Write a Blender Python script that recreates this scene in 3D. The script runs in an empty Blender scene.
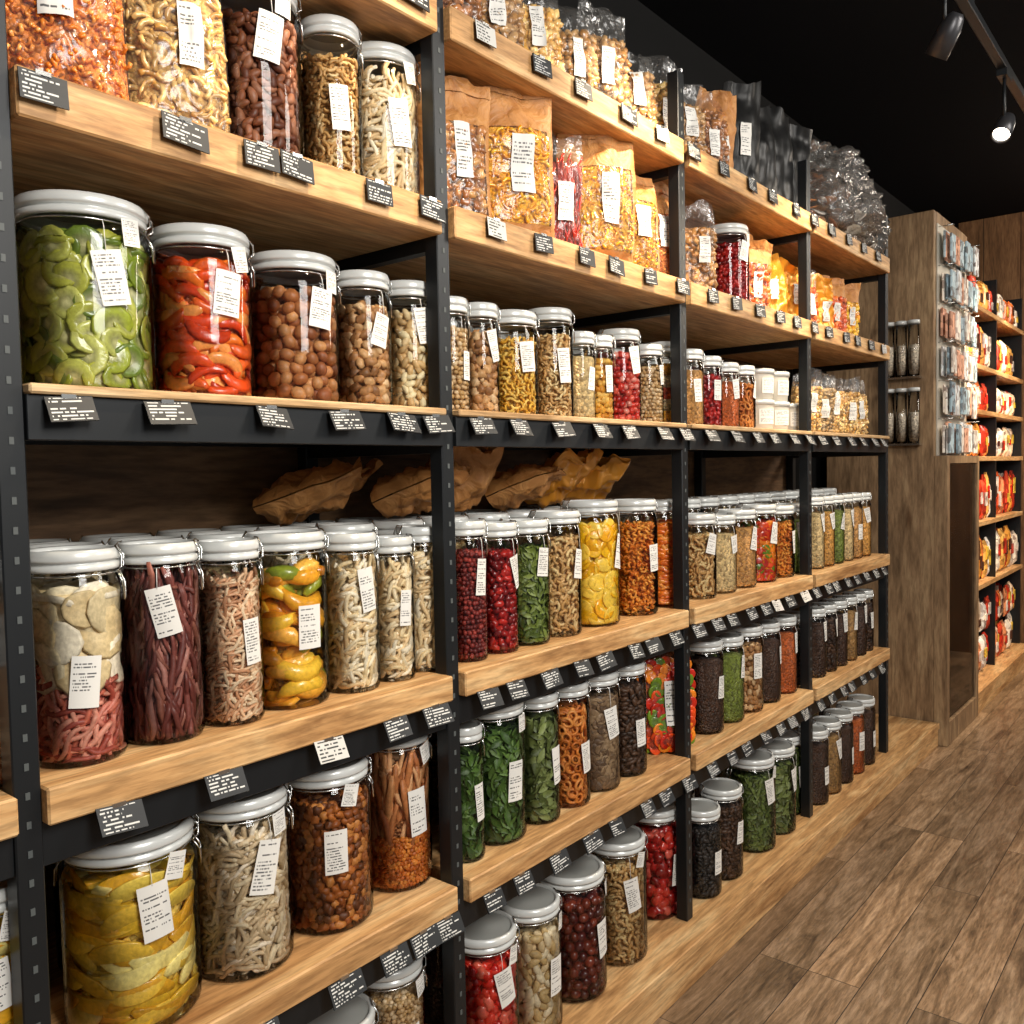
import bpy, math, random
import numpy as np
from mathutils import Matrix, Vector, noise as mnoise
random.seed(7); RS=np.random.RandomState(11)
scene=bpy.context.scene
scene.view_settings.view_transform='Standard'
# ------------------------------------------------------------------ camera
TH=math.radians(39.4); F=880; D=1.256
pitch=math.radians(2.6); roll=math.radians(1.15)
fw=Vector((-math.sin(TH)*math.cos(pitch), math.cos(TH)*math.cos(pitch), -math.sin(pitch)))
r0=Vector((math.cos(TH), math.sin(TH),0)); u0=r0.cross(fw)
r=r0*math.cos(roll)-u0*math.sin(roll); u=u0*math.cos(roll)+r0*math.sin(roll)
cam=bpy.data.cameras.new('camera'); co=bpy.data.objects.new('camera',cam); scene.collection.objects.link(co)
co.matrix_world=Matrix(((r.x,u.x,-fw.x,D),(r.y,u.y,-fw.y,0),(r.z,u.z,-fw.z,1.49),(0,0,0,1)))
cam.sensor_width=36; cam.lens=F/1024*36; cam.clip_start=.02; scene.camera=co

# ------------------------------------------------------------------ helpers
def hx(s,k=1.0):
    o=[]
    for i in (0,2,4):
        c=int(s[i:i+2],16)/255
        o.append((c/12.92 if c<=.04045 else ((c+.055)/1.055)**2.4)*k)
    return tuple(o)
class NT:
    def __init__(s,name):
        s.m=bpy.data.materials.new(name); s.m.use_nodes=True; s.t=s.m.node_tree; s.t.nodes.clear()
        s.out=s.n('ShaderNodeOutputMaterial')
    def n(s,t,**kw):
        nd=s.t.nodes.new(t)
        for k,v in kw.items():
            if k in nd.inputs.keys(): nd.inputs[k].default_value=v
            else: setattr(nd,k,v)
        return nd
    def l(s,a,b): s.t.links.new(a,b)
    def math(s,op,a,b=None,c=None):
        nd=s.n('ShaderNodeMath'); nd.operation=op
        for i,x in enumerate((a,b,c)):
            if x is None: continue
            if isinstance(x,(int,float)): nd.inputs[i].default_value=x
            else: s.l(x,nd.inputs[i])
        return nd.outputs[0]
    def ramp(s,fac,stops):
        nd=s.n('ShaderNodeValToRGB'); e=nd.color_ramp.elements
        while len(e)<len(stops): e.new(.5)
        for q,(p,c) in zip(e,stops): q.position=p; q.color=(*c,1)
        s.l(fac,nd.inputs[0]); return nd.outputs[0]
    def mix(s,fac,a,b,mode='MIX'):
        nd=s.n('ShaderNodeMix'); nd.data_type='RGBA'; nd.blend_type=mode
        for sock,x in ((nd.inputs[0],fac),(nd.inputs[6],a),(nd.inputs[7],b)):
            if isinstance(x,(int,float)): sock.default_value=x
            elif isinstance(x,tuple): sock.default_value=(*x,1)
            else: s.l(x,sock)
        return nd.outputs[2]
    def bump(s,h,st=.3,d=.002):
        b=s.n('ShaderNodeBump'); b.inputs['Strength'].default_value=st; b.inputs['Distance'].default_value=d
        s.l(h,b.inputs['Height']); return b.outputs[0]
    def pbr(s,col,rough=.5,metal=0,bump=None,spec=.5,emit=None,es=0,coat=0):
        p=s.n('ShaderNodeBsdfPrincipled')
        if isinstance(col,tuple): p.inputs['Base Color'].default_value=(*col,1)
        else: s.l(col,p.inputs['Base Color'])
        if isinstance(rough,(int,float)): p.inputs['Roughness'].default_value=rough
        else: s.l(rough,p.inputs['Roughness'])
        p.inputs['Metallic'].default_value=metal; p.inputs['Specular IOR Level'].default_value=spec
        p.inputs['Coat Weight'].default_value=coat
        if bump: s.l(bump,p.inputs['Normal'])
        if emit: p.inputs['Emission Color'].default_value=(*emit,1); p.inputs['Emission Strength'].default_value=es
        s.l(p.outputs[0],s.out.inputs[0]); return s.m
def flat(name,c,rough=.5,metal=0,**k):
    return NT(name).pbr(c,rough,metal,**k)
def wood(name,dark,mid,light,axis='y',grain=9.0,rough=.5,knots=True,bands=None):
    t=NT(name); tc=t.n('ShaderNodeTexCoord'); mp=t.n('ShaderNodeMapping')
    sc={'y':(grain,.9,grain),'z':(grain,grain,.9),'x':(.9,grain,grain)}[axis]
    mp.inputs['Scale'].default_value=sc; t.l(tc.outputs['Object'],mp.inputs[0])
    n1=t.n('ShaderNodeTexNoise',Scale=2.2,Detail=6.0,Roughness=.6,Distortion=1.1); t.l(mp.outputs[0],n1.inputs[0])
    n2=t.n('ShaderNodeTexNoise',Scale=14.0,Detail=3.0,Roughness=.6); t.l(mp.outputs[0],n2.inputs[0])
    c=t.ramp(n1.outputs[0],[(.3,dark),(.5,mid),(.68,light)])
    f=t.ramp(n2.outputs[0],[(.35,(.60,.58,.56)),(.6,(1.05,1.05,1.05))])
    c=t.mix(.85,c,f,'MULTIPLY')
    if knots:
        mk=t.n('ShaderNodeMapping'); mk.inputs['Scale'].default_value={'y':(9,2.2,9),'z':(5,5,1.5),'x':(2,9,9)}[axis]
        t.l(tc.outputs['Object'],mk.inputs[0])
        v=t.n('ShaderNodeTexVoronoi',Scale=1.0); t.l(mk.outputs[0],v.inputs[0])
        k=t.ramp(v.outputs['Distance'],[(.04,(.35,.25,.18)),(.12,(1,1,1))])
        c=t.mix(.8,c,k,'MULTIPLY')
    if bands:
        s=t.n('ShaderNodeSeparateXYZ'); t.l(tc.outputs['Object'],s.inputs[0])
        fr=t.math('FRACT',t.math('MULTIPLY',s.outputs[0],bands)); g=t.math('GREATER_THAN',fr,.03)
        c=t.mix(1.0,c,t.ramp(g,[(0,(.3,.3,.3)),(1,(1,1,1))]),'MULTIPLY')
    return t.pbr(c,rough,bump=t.bump(n2.outputs[0],.3,.002),spec=.35)

M={}
M['oak']=wood('oak_shelf_wood',hx('9c7044'),hx('cb9d68'),hx('dfbb88'),'y',9)
M['oak_thin']=wood('oak_thin_board',hx('a88358'),hx('c9a577'),hx('dcbf94'),'y',12)
M['backwood']=wood('dark_back_panel_wood',hx('55402c'),hx('7c5e42'),hx('947352'),'y',6)
M['grey_oak']=wood('weathered_oak_panel',hx('6e573f'),hx('96795a'),hx('b09470'),'z',6)
M['header']=wood('header_wood',hx('5c4028'),hx('7a583a'),hx('8f6a48'),'z',7,bands=4)
M['black']=flat('black_steel',(.010,.012,.014),.42,.3)
M['hole']=flat('post_slot',(.07,.08,.08),.6)
M['wallblack']=flat('charcoal_wall_paint',(.008,.008,.008),.9,spec=.2)
M['ceil']=flat('black_ceiling_paint',(.006,.006,.007),.95,spec=.1)
M['wire']=flat('steel_wire',(.62,.62,.60),.25,1.0)
M['lid']=flat('frosted_lid',hx('cfd1ce'),.26,.08,spec=.6)
M['lid_in']=flat('lid_insert',hx('a4a6a2'),.22,.15,spec=.7)
def clear(name,tint,rough,base,ior=1.45,bump=None,bscale=30,bst=.5,milk=0):
    t=NT(name); tr=t.n('ShaderNodeBsdfTransparent'); tr.inputs[0].default_value=(*tint,1)
    src=tr.outputs[0]
    if milk:
        df=t.n('ShaderNodeBsdfDiffuse'); df.inputs[0].default_value=(.86,.82,.76,1); tl=t.n('ShaderNodeBsdfTranslucent'); tl.inputs[0].default_value=(.86,.82,.76,1)
        m1=t.n('ShaderNodeMixShader'); m1.inputs[0].default_value=.5; t.l(df.outputs[0],m1.inputs[1]); t.l(tl.outputs[0],m1.inputs[2])
        m2=t.n('ShaderNodeMixShader'); m2.inputs[0].default_value=milk; t.l(src,m2.inputs[1]); t.l(m1.outputs[0],m2.inputs[2]); src=m2.outputs[0]
    gl=t.n('ShaderNodeBsdfGlossy'); gl.inputs['Roughness'].default_value=rough
    fr=t.n('ShaderNodeFresnel'); fr.inputs[0].default_value=ior
    fac=t.math('ADD',fr.outputs[0],base)
    mx=t.n('ShaderNodeMixShader'); t.l(fac,mx.inputs[0]); t.l(src,mx.inputs[1]); t.l(gl.outputs[0],mx.inputs[2])
    if bump:
        tc=t.n('ShaderNodeTexCoord'); n=t.n('ShaderNodeTexNoise',Scale=bscale,Detail=2.0,Distortion=1.0); t.l(tc.outputs['Object'],n.inputs[0])
        b=t.bump(n.outputs[0],bst,.02); t.l(b,gl.inputs['Normal']); t.l(b,fr.inputs['Normal'])
    t.l(mx.outputs[0],t.out.inputs[0]); return t.m
M['glass']=clear('jar_glass',(.965,.975,.97),.04,.0,1.38)
M['plastic']=clear('clear_plastic_film',(.96,.96,.96),.22,.02,1.35,bump=True,bscale=22,bst=.5,milk=.05)
M['poly']=clear('crumpled_polythene',(.96,.95,.94),.16,.05,1.4,bump=True,bscale=26,bst=.9,milk=.14)
def food(name,rough,coat=0):
    t=NT(name); a=t.n('ShaderNodeAttribute',attribute_name='Col'); tc=t.n('ShaderNodeTexCoord')
    n=t.n('ShaderNodeTexNoise',Scale=140.0,Detail=3.0); t.l(tc.outputs['Object'],n.inputs[0])
    f=t.ramp(n.outputs[0],[(.3,(.72,.70,.68)),(.65,(1.12,1.12,1.12))])
    c=t.mix(.8,a.outputs['Color'],f,'MULTIPLY')
    return t.pbr(c,rough,bump=t.bump(n.outputs[0],.3,.003),coat=coat)
M['food']=food('dried_food',.5)
M['foodwet']=food('glossy_food',.28,.3)
def grain():
    t=NT('loose_grain'); a=t.n('ShaderNodeAttribute',attribute_name='Col'); tc=t.n('ShaderNodeTexCoord')
    v=t.n('ShaderNodeTexVoronoi',Scale=130.0); t.l(tc.outputs['Object'],v.inputs[0])
    sp=t.n('ShaderNodeSeparateColor'); t.l(v.outputs['Color'],sp.inputs[0])
    f=t.ramp(sp.outputs[0],[(0,(.5,.45,.4)),(.5,(.95,.93,.9)),(1,(1.35,1.3,1.2))])
    c=t.mix(1.0,a.outputs['Color'],f,'MULTIPLY')
    h=t.math('SUBTRACT',1.0,v.outputs['Distance'])
    return t.pbr(c,.5,bump=t.bump(h,.9,.006))
M['grain']=grain()
def textlabel(name,bg,ink,rows,thr,uscale,frame=.08,absent=.3):
    t=NT(name); uv=t.n('ShaderNodeUVMap',uv_map='UVMap'); s=t.n('ShaderNodeSeparateXYZ'); t.l(uv.outputs[0],s.inputs[0])
    U,V=s.outputs[0],s.outputs[1]
    oi=t.n('ShaderNodeObjectInfo'); tid=t.math('FLOOR',U); U=t.math('FRACT',U); seed=t.math('ADD',oi.outputs['Random'],t.math('MULTIPLY',tid,1.37))
    rv=t.math('MULTIPLY',V,rows); row=t.math('FLOOR',rv); fr=t.math('FRACT',rv)
    band=t.math('MULTIPLY',t.math('GREATER_THAN',fr,.3),t.math('LESS_THAN',fr,.74))
    cx=t.math('FLOOR',t.math('MULTIPLY',U,uscale)); cb=t.n('ShaderNodeCombineXYZ'); t.l(cx,cb.inputs[0]); t.l(row,cb.inputs[1]); t.l(seed,cb.inputs[2])
    wn=t.n('ShaderNodeTexWhiteNoise'); t.l(cb.outputs[0],wn.inputs[0]); on=t.math('GREATER_THAN',wn.outputs[0],thr)
    cr=t.n('ShaderNodeCombineXYZ'); t.l(row,cr.inputs[0]); t.l(seed,cr.inputs[1]); wr=t.n('ShaderNodeTexWhiteNoise'); t.l(cr.outputs[0],wr.inputs[0])
    rowon=t.math('GREATER_THAN',wr.outputs[0],absent)
    end=t.math('LESS_THAN',U,t.math('ADD',t.math('MULTIPLY',wr.outputs[0],.6),.4))
    mg=t.math('MULTIPLY',t.math('GREATER_THAN',U,frame),t.math('MULTIPLY',t.math('LESS_THAN',U,1-frame),t.math('MULTIPLY',t.math('GREATER_THAN',V,frame),t.math('LESS_THAN',V,1-frame))))
    k=t.math('MULTIPLY',t.math('MULTIPLY',band,on),t.math('MULTIPLY',t.math('MULTIPLY',rowon,end),mg))
    return t.pbr(t.mix(k,bg,ink),.55)
M['label']=textlabel('printed_paper_label',hx('dedcd6'),hx('5a5a5a'),16,.35,28)
M['tag']=textlabel('chalk_price_tag',hx('202326'),hx('cfcfcb'),7,.25,24,.06,.08)
M['tagwhite']=textlabel('white_price_tag',hx('c8c6c0'),hx('303030'),6,.3,20,.06,.1)
def kraft():
    t=NT('kraft_paper'); tc=t.n('ShaderNodeTexCoord'); n=t.n('ShaderNodeTexNoise',Scale=18.0,Detail=5.0,Distortion=1.2); t.l(tc.outputs['Object'],n.inputs[0])
    c=t.ramp(n.outputs[0],[(.3,hx('a4682f')),(.7,hx('cf9456'))])
    return t.pbr(c,.55,bump=t.bump(n.outputs[0],.8,.018))
M['kraft']=kraft()
M['blackbag']=flat('black_foil_bag',(.008,.008,.008),.42,spec=.4)
M['whiteplastic']=flat('white_plastic',hx('d0cabc'),.4)
def packs():
    t=NT('printed_packaging'); a=t.n('ShaderNodeAttribute',attribute_name='Col'); tc=t.n('ShaderNodeTexCoord')
    n=t.n('ShaderNodeTexVoronoi',Scale=34.0); t.l(tc.outputs['Object'],n.inputs[0])
    sp=t.n('ShaderNodeSeparateColor'); t.l(n.outputs['Color'],sp.inputs[0])
    f=t.ramp(sp.outputs[0],[(0,(.25,.15,.12)),(.35,(.8,.7,.65)),(.55,(1,1,1)),(.9,(1.5,1.4,1.3))])
    return t.pbr(t.mix(.85,a.outputs['Color'],f,'MULTIPLY'),.25)
M['pack']=packs()
M['gold']=NT('gold_snack_foil').pbr(hx('d8902c'),.32,.35,coat=.3)
ML=list(M.keys()); MI={k:i for i,k in enumerate(ML)}

# ------------------------------------------------------------------ mesh builder
class MB:
    def __init__(s): s.V=[];s.F=[];s.M=[];s.C=[];s.U=[];s.S=[];s.n=0
    def add(s,v,f,mat,col=(1,1,1),uv=None,smooth=True):
        v=np.asarray(v,float); s.V.append(v)
        n=s.n; s.F.extend([tuple(i+n for i in q) for q in f]); s.M.extend([MI[mat]]*len(f)); s.S.extend([smooth]*len(f))
        ca=np.asarray(col,float)
        if ca.ndim==1: ca=np.tile(ca[:3],(len(v),1))
        s.C.append(np.concatenate([ca,np.ones((len(v),1))],1)); s.U.append(np.zeros((len(v),2)) if uv is None else np.asarray(uv,float)); s.n+=len(v)
    def box(s,x0,x1,y0,y1,z0,z1,mat,col=(1,1,1),bev=0):
        b=bev
        if b<=0:
            v=[(x,y,z) for x in (x0,x1) for y in (y0,y1) for z in (z0,z1)]
            s.add(v,[(0,1,3,2),(4,6,7,5),(0,4,5,1),(2,3,7,6),(0,2,6,4),(1,5,7,3)],mat,col,smooth=False); return
        v=[];cs=[(x,y,z) for x in (0,1) for y in (0,1) for z in (0,1)]
        lo=(x0,y0,z0);hi=(x1,y1,z1);idx={}
        for c in cs:
            for a in range(3):
                p=[ (hi[k] if c[k] else lo[k]) for k in range(3)]
                for k in range(3):
                    if k!=a: p[k]+= -b if c[k] else b
                idx[(c,a)]=len(v); v.append(tuple(p))
        f=[]
        for a in range(3):
            o=[k for k in range(3) if k!=a]
            for sd in (0,1):
                q=[]
                for (i,j) in ((0,0),(1,0),(1,1),(0,1)):
                    c=[0,0,0]; c[a]=sd; c[o[0]]=i; c[o[1]]=j; q.append(idx[(tuple(c),a)])
                if (sd==0)!=(a==1): q=q[::-1]
                f.append(tuple(q))
        for a in range(3):
            o=[k for k in range(3) if k!=a]
            for i in (0,1):
                for j in (0,1):
                    c0=[0,0,0];c1=[0,0,0];c1[a]=1
                    for c in (c0,c1): c[o[0]]=i;c[o[1]]=j
                    c0=tuple(c0);c1=tuple(c1)
                    f.append((idx[(c0,o[0])],idx[(c1,o[0])],idx[(c1,o[1])],idx[(c0,o[1])]))
        for c in cs: f.append((idx[(c,0)],idx[(c,1)],idx[(c,2)]))
        s.add(v,f,mat,col,smooth=False)
    def rev(s,prof,mat,seg=28,col=(1,1,1),cx=0,cy=0,z0=0):
        a=np.linspace(0,2*math.pi,seg,endpoint=False); v=[];f=[]
        for (rr,z) in prof:
            for t in a: v.append((cx+rr*math.cos(t),cy+rr*math.sin(t),z0+z))
        for i in range(len(prof)-1):
            for j in range(seg):
                k=(j+1)%seg; f.append((i*seg+j,i*seg+k,(i+1)*seg+k,(i+1)*seg+j))
        s.add(v,f,mat,col)
    def tube(s,path,rad,mat,sides=6,closed=False,col=(1,1,1)):
        v,f=tube(path,rad,sides,closed); s.add(v,f,mat,col)
    def mesh(s,name,fix=False):
        me=bpy.data.meshes.new(name); V=np.concatenate(s.V)
        me.from_pydata(V.tolist(),[],s.F)
        used=sorted(set(s.M)); rm={o:i for i,o in enumerate(used)}
        for o in used: me.materials.append(M[ML[o]])
        me.polygons.foreach_set('material_index',[rm[i] for i in s.M]); me.polygons.foreach_set('use_smooth',s.S)
        ca=me.color_attributes.new('Col','FLOAT_COLOR','POINT'); ca.data.foreach_set('color',np.concatenate(s.C).ravel())
        ul=me.uv_layers.new(name='UVMap'); li=np.zeros(len(me.loops),dtype=np.int32); me.loops.foreach_get('vertex_index',li)
        ul.data.foreach_set('uv',np.concatenate(s.U)[li].ravel())
        me.update()
        if fix:
            bm=bmesh.new(); bm.from_mesh(me); bmesh.ops.recalc_face_normals(bm,faces=bm.faces); bm.to_mesh(me); bm.free()
        return me
    def obj(s,name,parent=None,fix=True):
        return mkobj(name,s.mesh(name,fix),parent)
def mkobj(name,me,parent=None,loc=(0,0,0),rz=0,sc=None):
    o=bpy.data.objects.new(name,me); scene.collection.objects.link(o); o.location=loc; o.rotation_euler=(0,0,rz)
    if sc: o.scale=sc
    if parent: o.parent=parent
    return o
def empty(name):
    e=bpy.data.objects.new(name,None); scene.collection.objects.link(e); return e
def tube(path,rad,sides=6,closed=False):
    P=np.asarray(path,float); n=len(P); v=[];f=[]
    if closed: T=np.roll(P,-1,0)-np.roll(P,1,0)
    else: T=np.gradient(P,axis=0)
    rads=rad if hasattr(rad,'__len__') else [rad]*n
    ref=np.array([.13,.21,.97])
    for i in range(n):
        t=T[i]/(np.linalg.norm(T[i])+1e-9); a=np.cross(t,ref); a/=np.linalg.norm(a)+1e-9; b=np.cross(t,a)
        for j in range(sides):
            w=2*math.pi*j/sides; v.append(P[i]+rads[i]*(a*math.cos(w)+b*math.sin(w)))
    for i in range(n if closed else n-1):
        i2=(i+1)%n
        for j in range(sides):
            k=(j+1)%sides; f.append((i*sides+j,i*sides+k,i2*sides+k,i2*sides+j))
    if not closed:
        f.append(tuple(range(sides))[::-1]); f.append(tuple((n-1)*sides+j for j in range(sides)))
    return np.array(v),f

# ------------------------------------------------------------------ food pieces
import bmesh
def ico(sub):
    bm=bmesh.new(); bmesh.ops.create_icosphere(bm,subdivisions=sub,radius=1)
    v=np.array([tuple(x.co) for x in bm.verts]); f=[tuple(x.index for x in q.verts) for q in bm.faces]; bm.free(); return v,f
ICO1=ico(1); ICO2=ico(2)
def piece(shape,s,var):
    rs=np.random.RandomState(var*17+3)
    if shape=='ball': v,f=ICO2; return v*np.array([s*1.15,s*.95,s*.9]),f
    if shape=='pea': v,f=ICO1; return v*s,f
    if shape=='bean': v,f=ICO2; v=v*np.array([s*1.6,s*.85,s*.7]); v=v.copy(); v[:,1]+=.25*s*(v[:,0]/(s*1.6))**2; return v,f
    if shape=='chunk':
        v,f=ICO2; k=1+rs.uniform(-.38,.38,len(v)); return v*k[:,None]*np.array([s*1.2,s*.9,s*.7]),f
    if shape=='stick':
        L=s; x=np.linspace(-L/2,L/2,6); b=rs.uniform(-.12,.12)*L; w=rs.uniform(-.1,.1)*L
        p=np.stack([x,b*np.cos(x/L*3)+rs.uniform(-.02,.02,6)*L,w*np.sin(x/L*4)],1)
        rr=s*.045*rs.uniform(.7,1.3); return tube(p,[rr*.6,rr,rr*1.1,rr,rr,rr*.6],5)
    if shape=='noodle':
        L=s; t=np.linspace(0,1,11); ph=rs.uniform(0,6)
        p=np.stack([(t-.5)*L,np.sin(t*6+ph)*L*.10,np.cos(t*5+ph)*L*.05],1); return tube(p,s*.062,6)
    if shape=='fat':
        L=s; t=np.linspace(-1,1,8); c=rs.uniform(.12,.3)
        p=np.stack([t*L/2,c*L*(1-t*t),0*t],1); rr=s*.17; return tube(p,[rr*.3,rr*.75,rr,rr*1.08,rr*1.08,rr,rr*.75,rr*.25],8)
    if shape=='crescent':
        L=s; t=np.linspace(-1,1,9); c=rs.uniform(.25,.4)
        p=np.stack([np.sin(t*1.15)*L*.5,np.cos(t*1.15)*L*.45-.3*L,0*t],1)
        v,f=tube(p,[s*.05,s*.11,s*.14,s*.15,s*.15,s*.15,s*.14,s*.11,s*.05],7); v[:,2]*=.45; return v,f
    if shape=='arc':    # long flat curved fruit slice with square-cut edges
        L=s; n=11; k=rs.uniform(.6,.95); v=[];f=[]
        for i in range(n):
            t=-1+2*i/(n-1); cx,cy=math.sin(t*k)*L*.6,math.cos(t*k)*L*.5-.4*L; nx,ny=math.sin(t*k),math.cos(t*k)
            w=s*.125*(1-abs(t)**3*.75); h=s*.022
            for (a,b) in ((-1,-.6),(-.9,-1),(.9,-1),(1,-.6),(1,.6),(.9,1),(-.9,1),(-1,.6)): v.append((cx+nx*w*a,cy+ny*w*a,h*b))
        for i in range(n-1):
            for j in range(8): q=(j+1)%8; f.append((i*8+j,i*8+q,(i+1)*8+q,(i+1)*8+j))
        f.append(tuple(range(8))[::-1]); f.append(tuple((n-1)*8+j for j in range(8)))
        return np.array(v),f
    if shape in('slice','kslice'):
        v=[];f=[];n=12
        rings=[(.0,.10),(.35,.07),(.7,.12),(.92,.13),(1.0,.0),(.9,-.13),(0,-.1)] if shape=='kslice' else [(.0,.10),(.35,.07),(.9,.13),(1.0,.0),(.9,-.13),(0,-.1)]
        bx=rs.uniform(.75,1.0)
        for (q,z) in rings:
            for j in range(n):
                w=2*math.pi*j/n; v.append((q*s*math.cos(w)*bx,q*s*math.sin(w),z*s+.18*s*(q*math.cos(w))**2))
        for i in range(len(rings)-1):
            for j in range(n): k=(j+1)%n; f.append((i*n+j,i*n+k,(i+1)*n+k,(i+1)*n+j))
        return np.array(v),f
    if shape=='curl':
        t=np.linspace(0,1,13); L=s*2
        p=np.stack([(t-.5)*L,np.sin(t*13)*s*.28,np.cos(t*13)*s*.28],1); return tube(p,s*.2,5)
    if shape=='macaroni':
        t=np.linspace(-1,1,5); p=np.stack([t*s,.45*s*(1-t*t),0*t],1); return tube(p,s*.36,6)
    if shape=='ring':
        t=np.linspace(0,2*math.pi,11,endpoint=False); p=np.stack([np.cos(t)*s,np.sin(t)*s*.8,0*t],1); return tube(p,s*.32,5,True)
    if shape=='leaf':
        v=[];f=[];n=5
        for i in range(n):
            for j in range(3):
                a=i/(n-1); w=math.sin(math.pi*min(.97,max(.06,a)))*.45
                v.append(((a-.5)*2*s,(j-1)*w*s,.25*s*math.sin(a*4+var)+.2*s*abs(j-1)))
        for i in range(n-1):
            for j in range(2): f.append((i*3+j,i*3+j+1,(i+1)*3+j+1,(i+1)*3+j))
        return np.array(v),f
_pc={}
def pc(shape,s):
    k=(shape,round(s,5))
    if k not in _pc: _pc[k]=[piece(shape,s,i) for i in range(5)]
    return _pc[k]
def step(shape,s):
    return {'ball':(1.9,1.8),'pea':(1.8,1.7),'bean':(2.3,1.5),'chunk':(1.8,1.5),'stick':(.42,.11),'noodle':(.40,.15),'fat':(.72,.34),
            'crescent':(.62,.24),'arc':(.7,.17),'slice':(1.25,.85),'kslice':(1.25,.8),'curl':(1.7,.95),'macaroni':(1.8,1.2),'ring':(2.0,1.5),'leaf':(1.1,.8)}[shape]
ORI={'stick':(1.57,.45),'noodle':(.6,1.2),'fat':(.0,.35),'crescent':(.0,.35),'arc':(0,.28),'slice':(0,3.14),'kslice':(0,3.14),'leaf':(1,1.5)}
KSEED=hx('e6dea8')
def place(mb,sh,s,cols,pos,er,et,ez,mat,clampR=None,beta=None,flatten=1.0):
    v,f=random.choice(pc(sh,s)); o,sp=ORI.get(sh,(0,3.14))
    if beta is None: beta=o+random.uniform(-sp,sp)+(math.pi if random.random()<.4 and sh in('arc','crescent','fat') else 0)
    xl=et*math.cos(beta)+ez*math.sin(beta); yl=np.cross(er,xl)
    tl_=.6 if sh=='kslice' else .35
    tilt=random.uniform(-tl_,tl_)
    zl=er*math.cos(tilt)+yl*math.sin(tilt); yl=np.cross(zl,xl)
    sc=random.uniform(.85,1.12)
    c=np.array(random.choice(cols))*random.uniform(.85,1.12)
    if sh=='kslice':
        q=np.hypot(v[:,0],v[:,1])/s; k=np.clip((.55-q)/.4,0,1)[:,None]; dk=np.where(np.abs(q-.35)<.08,.55,1.0)[:,None]
        c=(c[None,:]*(1-k*.8)+np.array(KSEED)[None,:]*k*.8)*dk
    elif sh=='arc':
        q=np.tile([1.12,.8,1,1.1,1.1,1,.8,.8],11)[:,None]; c=c[None,:]*q
    if clampR is not None and sh in ('arc','crescent','fat','stick','noodle','slice','kslice'):
        q0=math.hypot(pos[0],pos[1])
        if abs(er[2])<.5 and q0>.01:
            a0=math.atan2(pos[1],pos[0]); lt=(v[:,0]*(xl@et)+v[:,1]*(yl@et)+v[:,2]*(zl@et))*sc
            lz=(v[:,0]*xl[2]+v[:,1]*yl[2]+v[:,2]*zl[2])*sc; lr=(v[:,1]*(yl@er)+v[:,2]*(zl@er))*sc
            rr=np.minimum(q0+lr,clampR); aa=a0+lt/q0
            w=np.stack([rr*np.cos(aa),rr*np.sin(aa),np.maximum(pos[2]+lz,.006)],1)
            mb.add(w,f,mat,c); return
    w=pos+(v[:,:1]*xl+v[:,1:2]*yl+v[:,2:]*zl)*sc
    if clampR is not None:
        rr=np.hypot(w[:,0],w[:,1]); k=np.minimum(1,clampR/np.maximum(rr,1e-6)); w[:,0]*=k; w[:,1]*=k
        w[:,2]=np.maximum(w[:,2],.006)
    mb.add(w,f,mat,c)
def fillcyl(mb,zone,R,z0,z1):
    sh,s,cols,mat=zone['shape'],zone['size'],[hx(c) for c in zone['cols']],zone.get('mat','food')
    mid=tuple(np.mean(np.array(cols),0)*.8)
    if sh=='grain':
        mb.rev([(0,z0),(R*.97,z0),(R*.985,z0+.004),(R*.985,z1-.004),(R*.9,z1),(0,z1+.006)],'grain',24,tuple(np.mean(np.array(cols),0))); return
    if sh=='layers':
        z=z0; i=0
        while z<z1-.002:
            h=min(s,z1-z); mb.rev([(0,z),(R*.985,z),(R*.985,z+h),(0,z+h)],'grain',24,cols[i%len(cols)]); z+=h; i+=1
        return
    th={'slice':.2*s,'kslice':.28*s,'stick':.06*s,'noodle':.12*s,'fat':.17*s,'crescent':.08*s,'arc':.05*s,'leaf':.3*s}.get(sh,s*.75)
    mb.rev([(0,z0+.002),(R-2.2*th-.002,z0+.002),(R-2.2*th-.002,z1-th),(0,z1-th)],'grain',20,mid)
    a,b=step(sh,s); a*=s; b*=s
    for layer,rr in enumerate((R-th,R-2.3*th)):
        nz=max(1,int((z1-z0)/b)); na=max(3,int(2*math.pi*rr/a))
        for i in range(nz):
            for j in range(na):
                t=(j+.5*(i%2)+random.uniform(-.3,.3)+layer*.5)*2*math.pi/na
                z=z0+(i+.5+random.uniform(-.25,.25))*(z1-z0)/nz
                er=np.array([math.cos(t),math.sin(t),0]); et=np.array([-math.sin(t),math.cos(t),0]); ez=np.array([0,0,1.])
                q=max(.3*rr,rr-abs(random.gauss(0,.25*th)))
                place(mb,sh,s,cols,er*q+ez*z,er,et,ez,mat,R)
    n=max(4,int(math.pi*R*R/(a*b)*.9)) 
    for i in range(min(n,120)):
        q=R*.85*math.sqrt(random.random()); t=random.uniform(0,6.28)
        place(mb,sh,s,cols,np.array([q*math.cos(t),q*math.sin(t),z1-th*random.uniform(.2,1.2)]),np.array([0,0,1.]),np.array([1.,0,0]),np.array([0,1.,0]),mat,R,beta=random.uniform(0,6.28))
def Z(shape,size,*cols,mat='food'): return dict(shape=shape,size=size,cols=cols,mat=mat)
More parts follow.
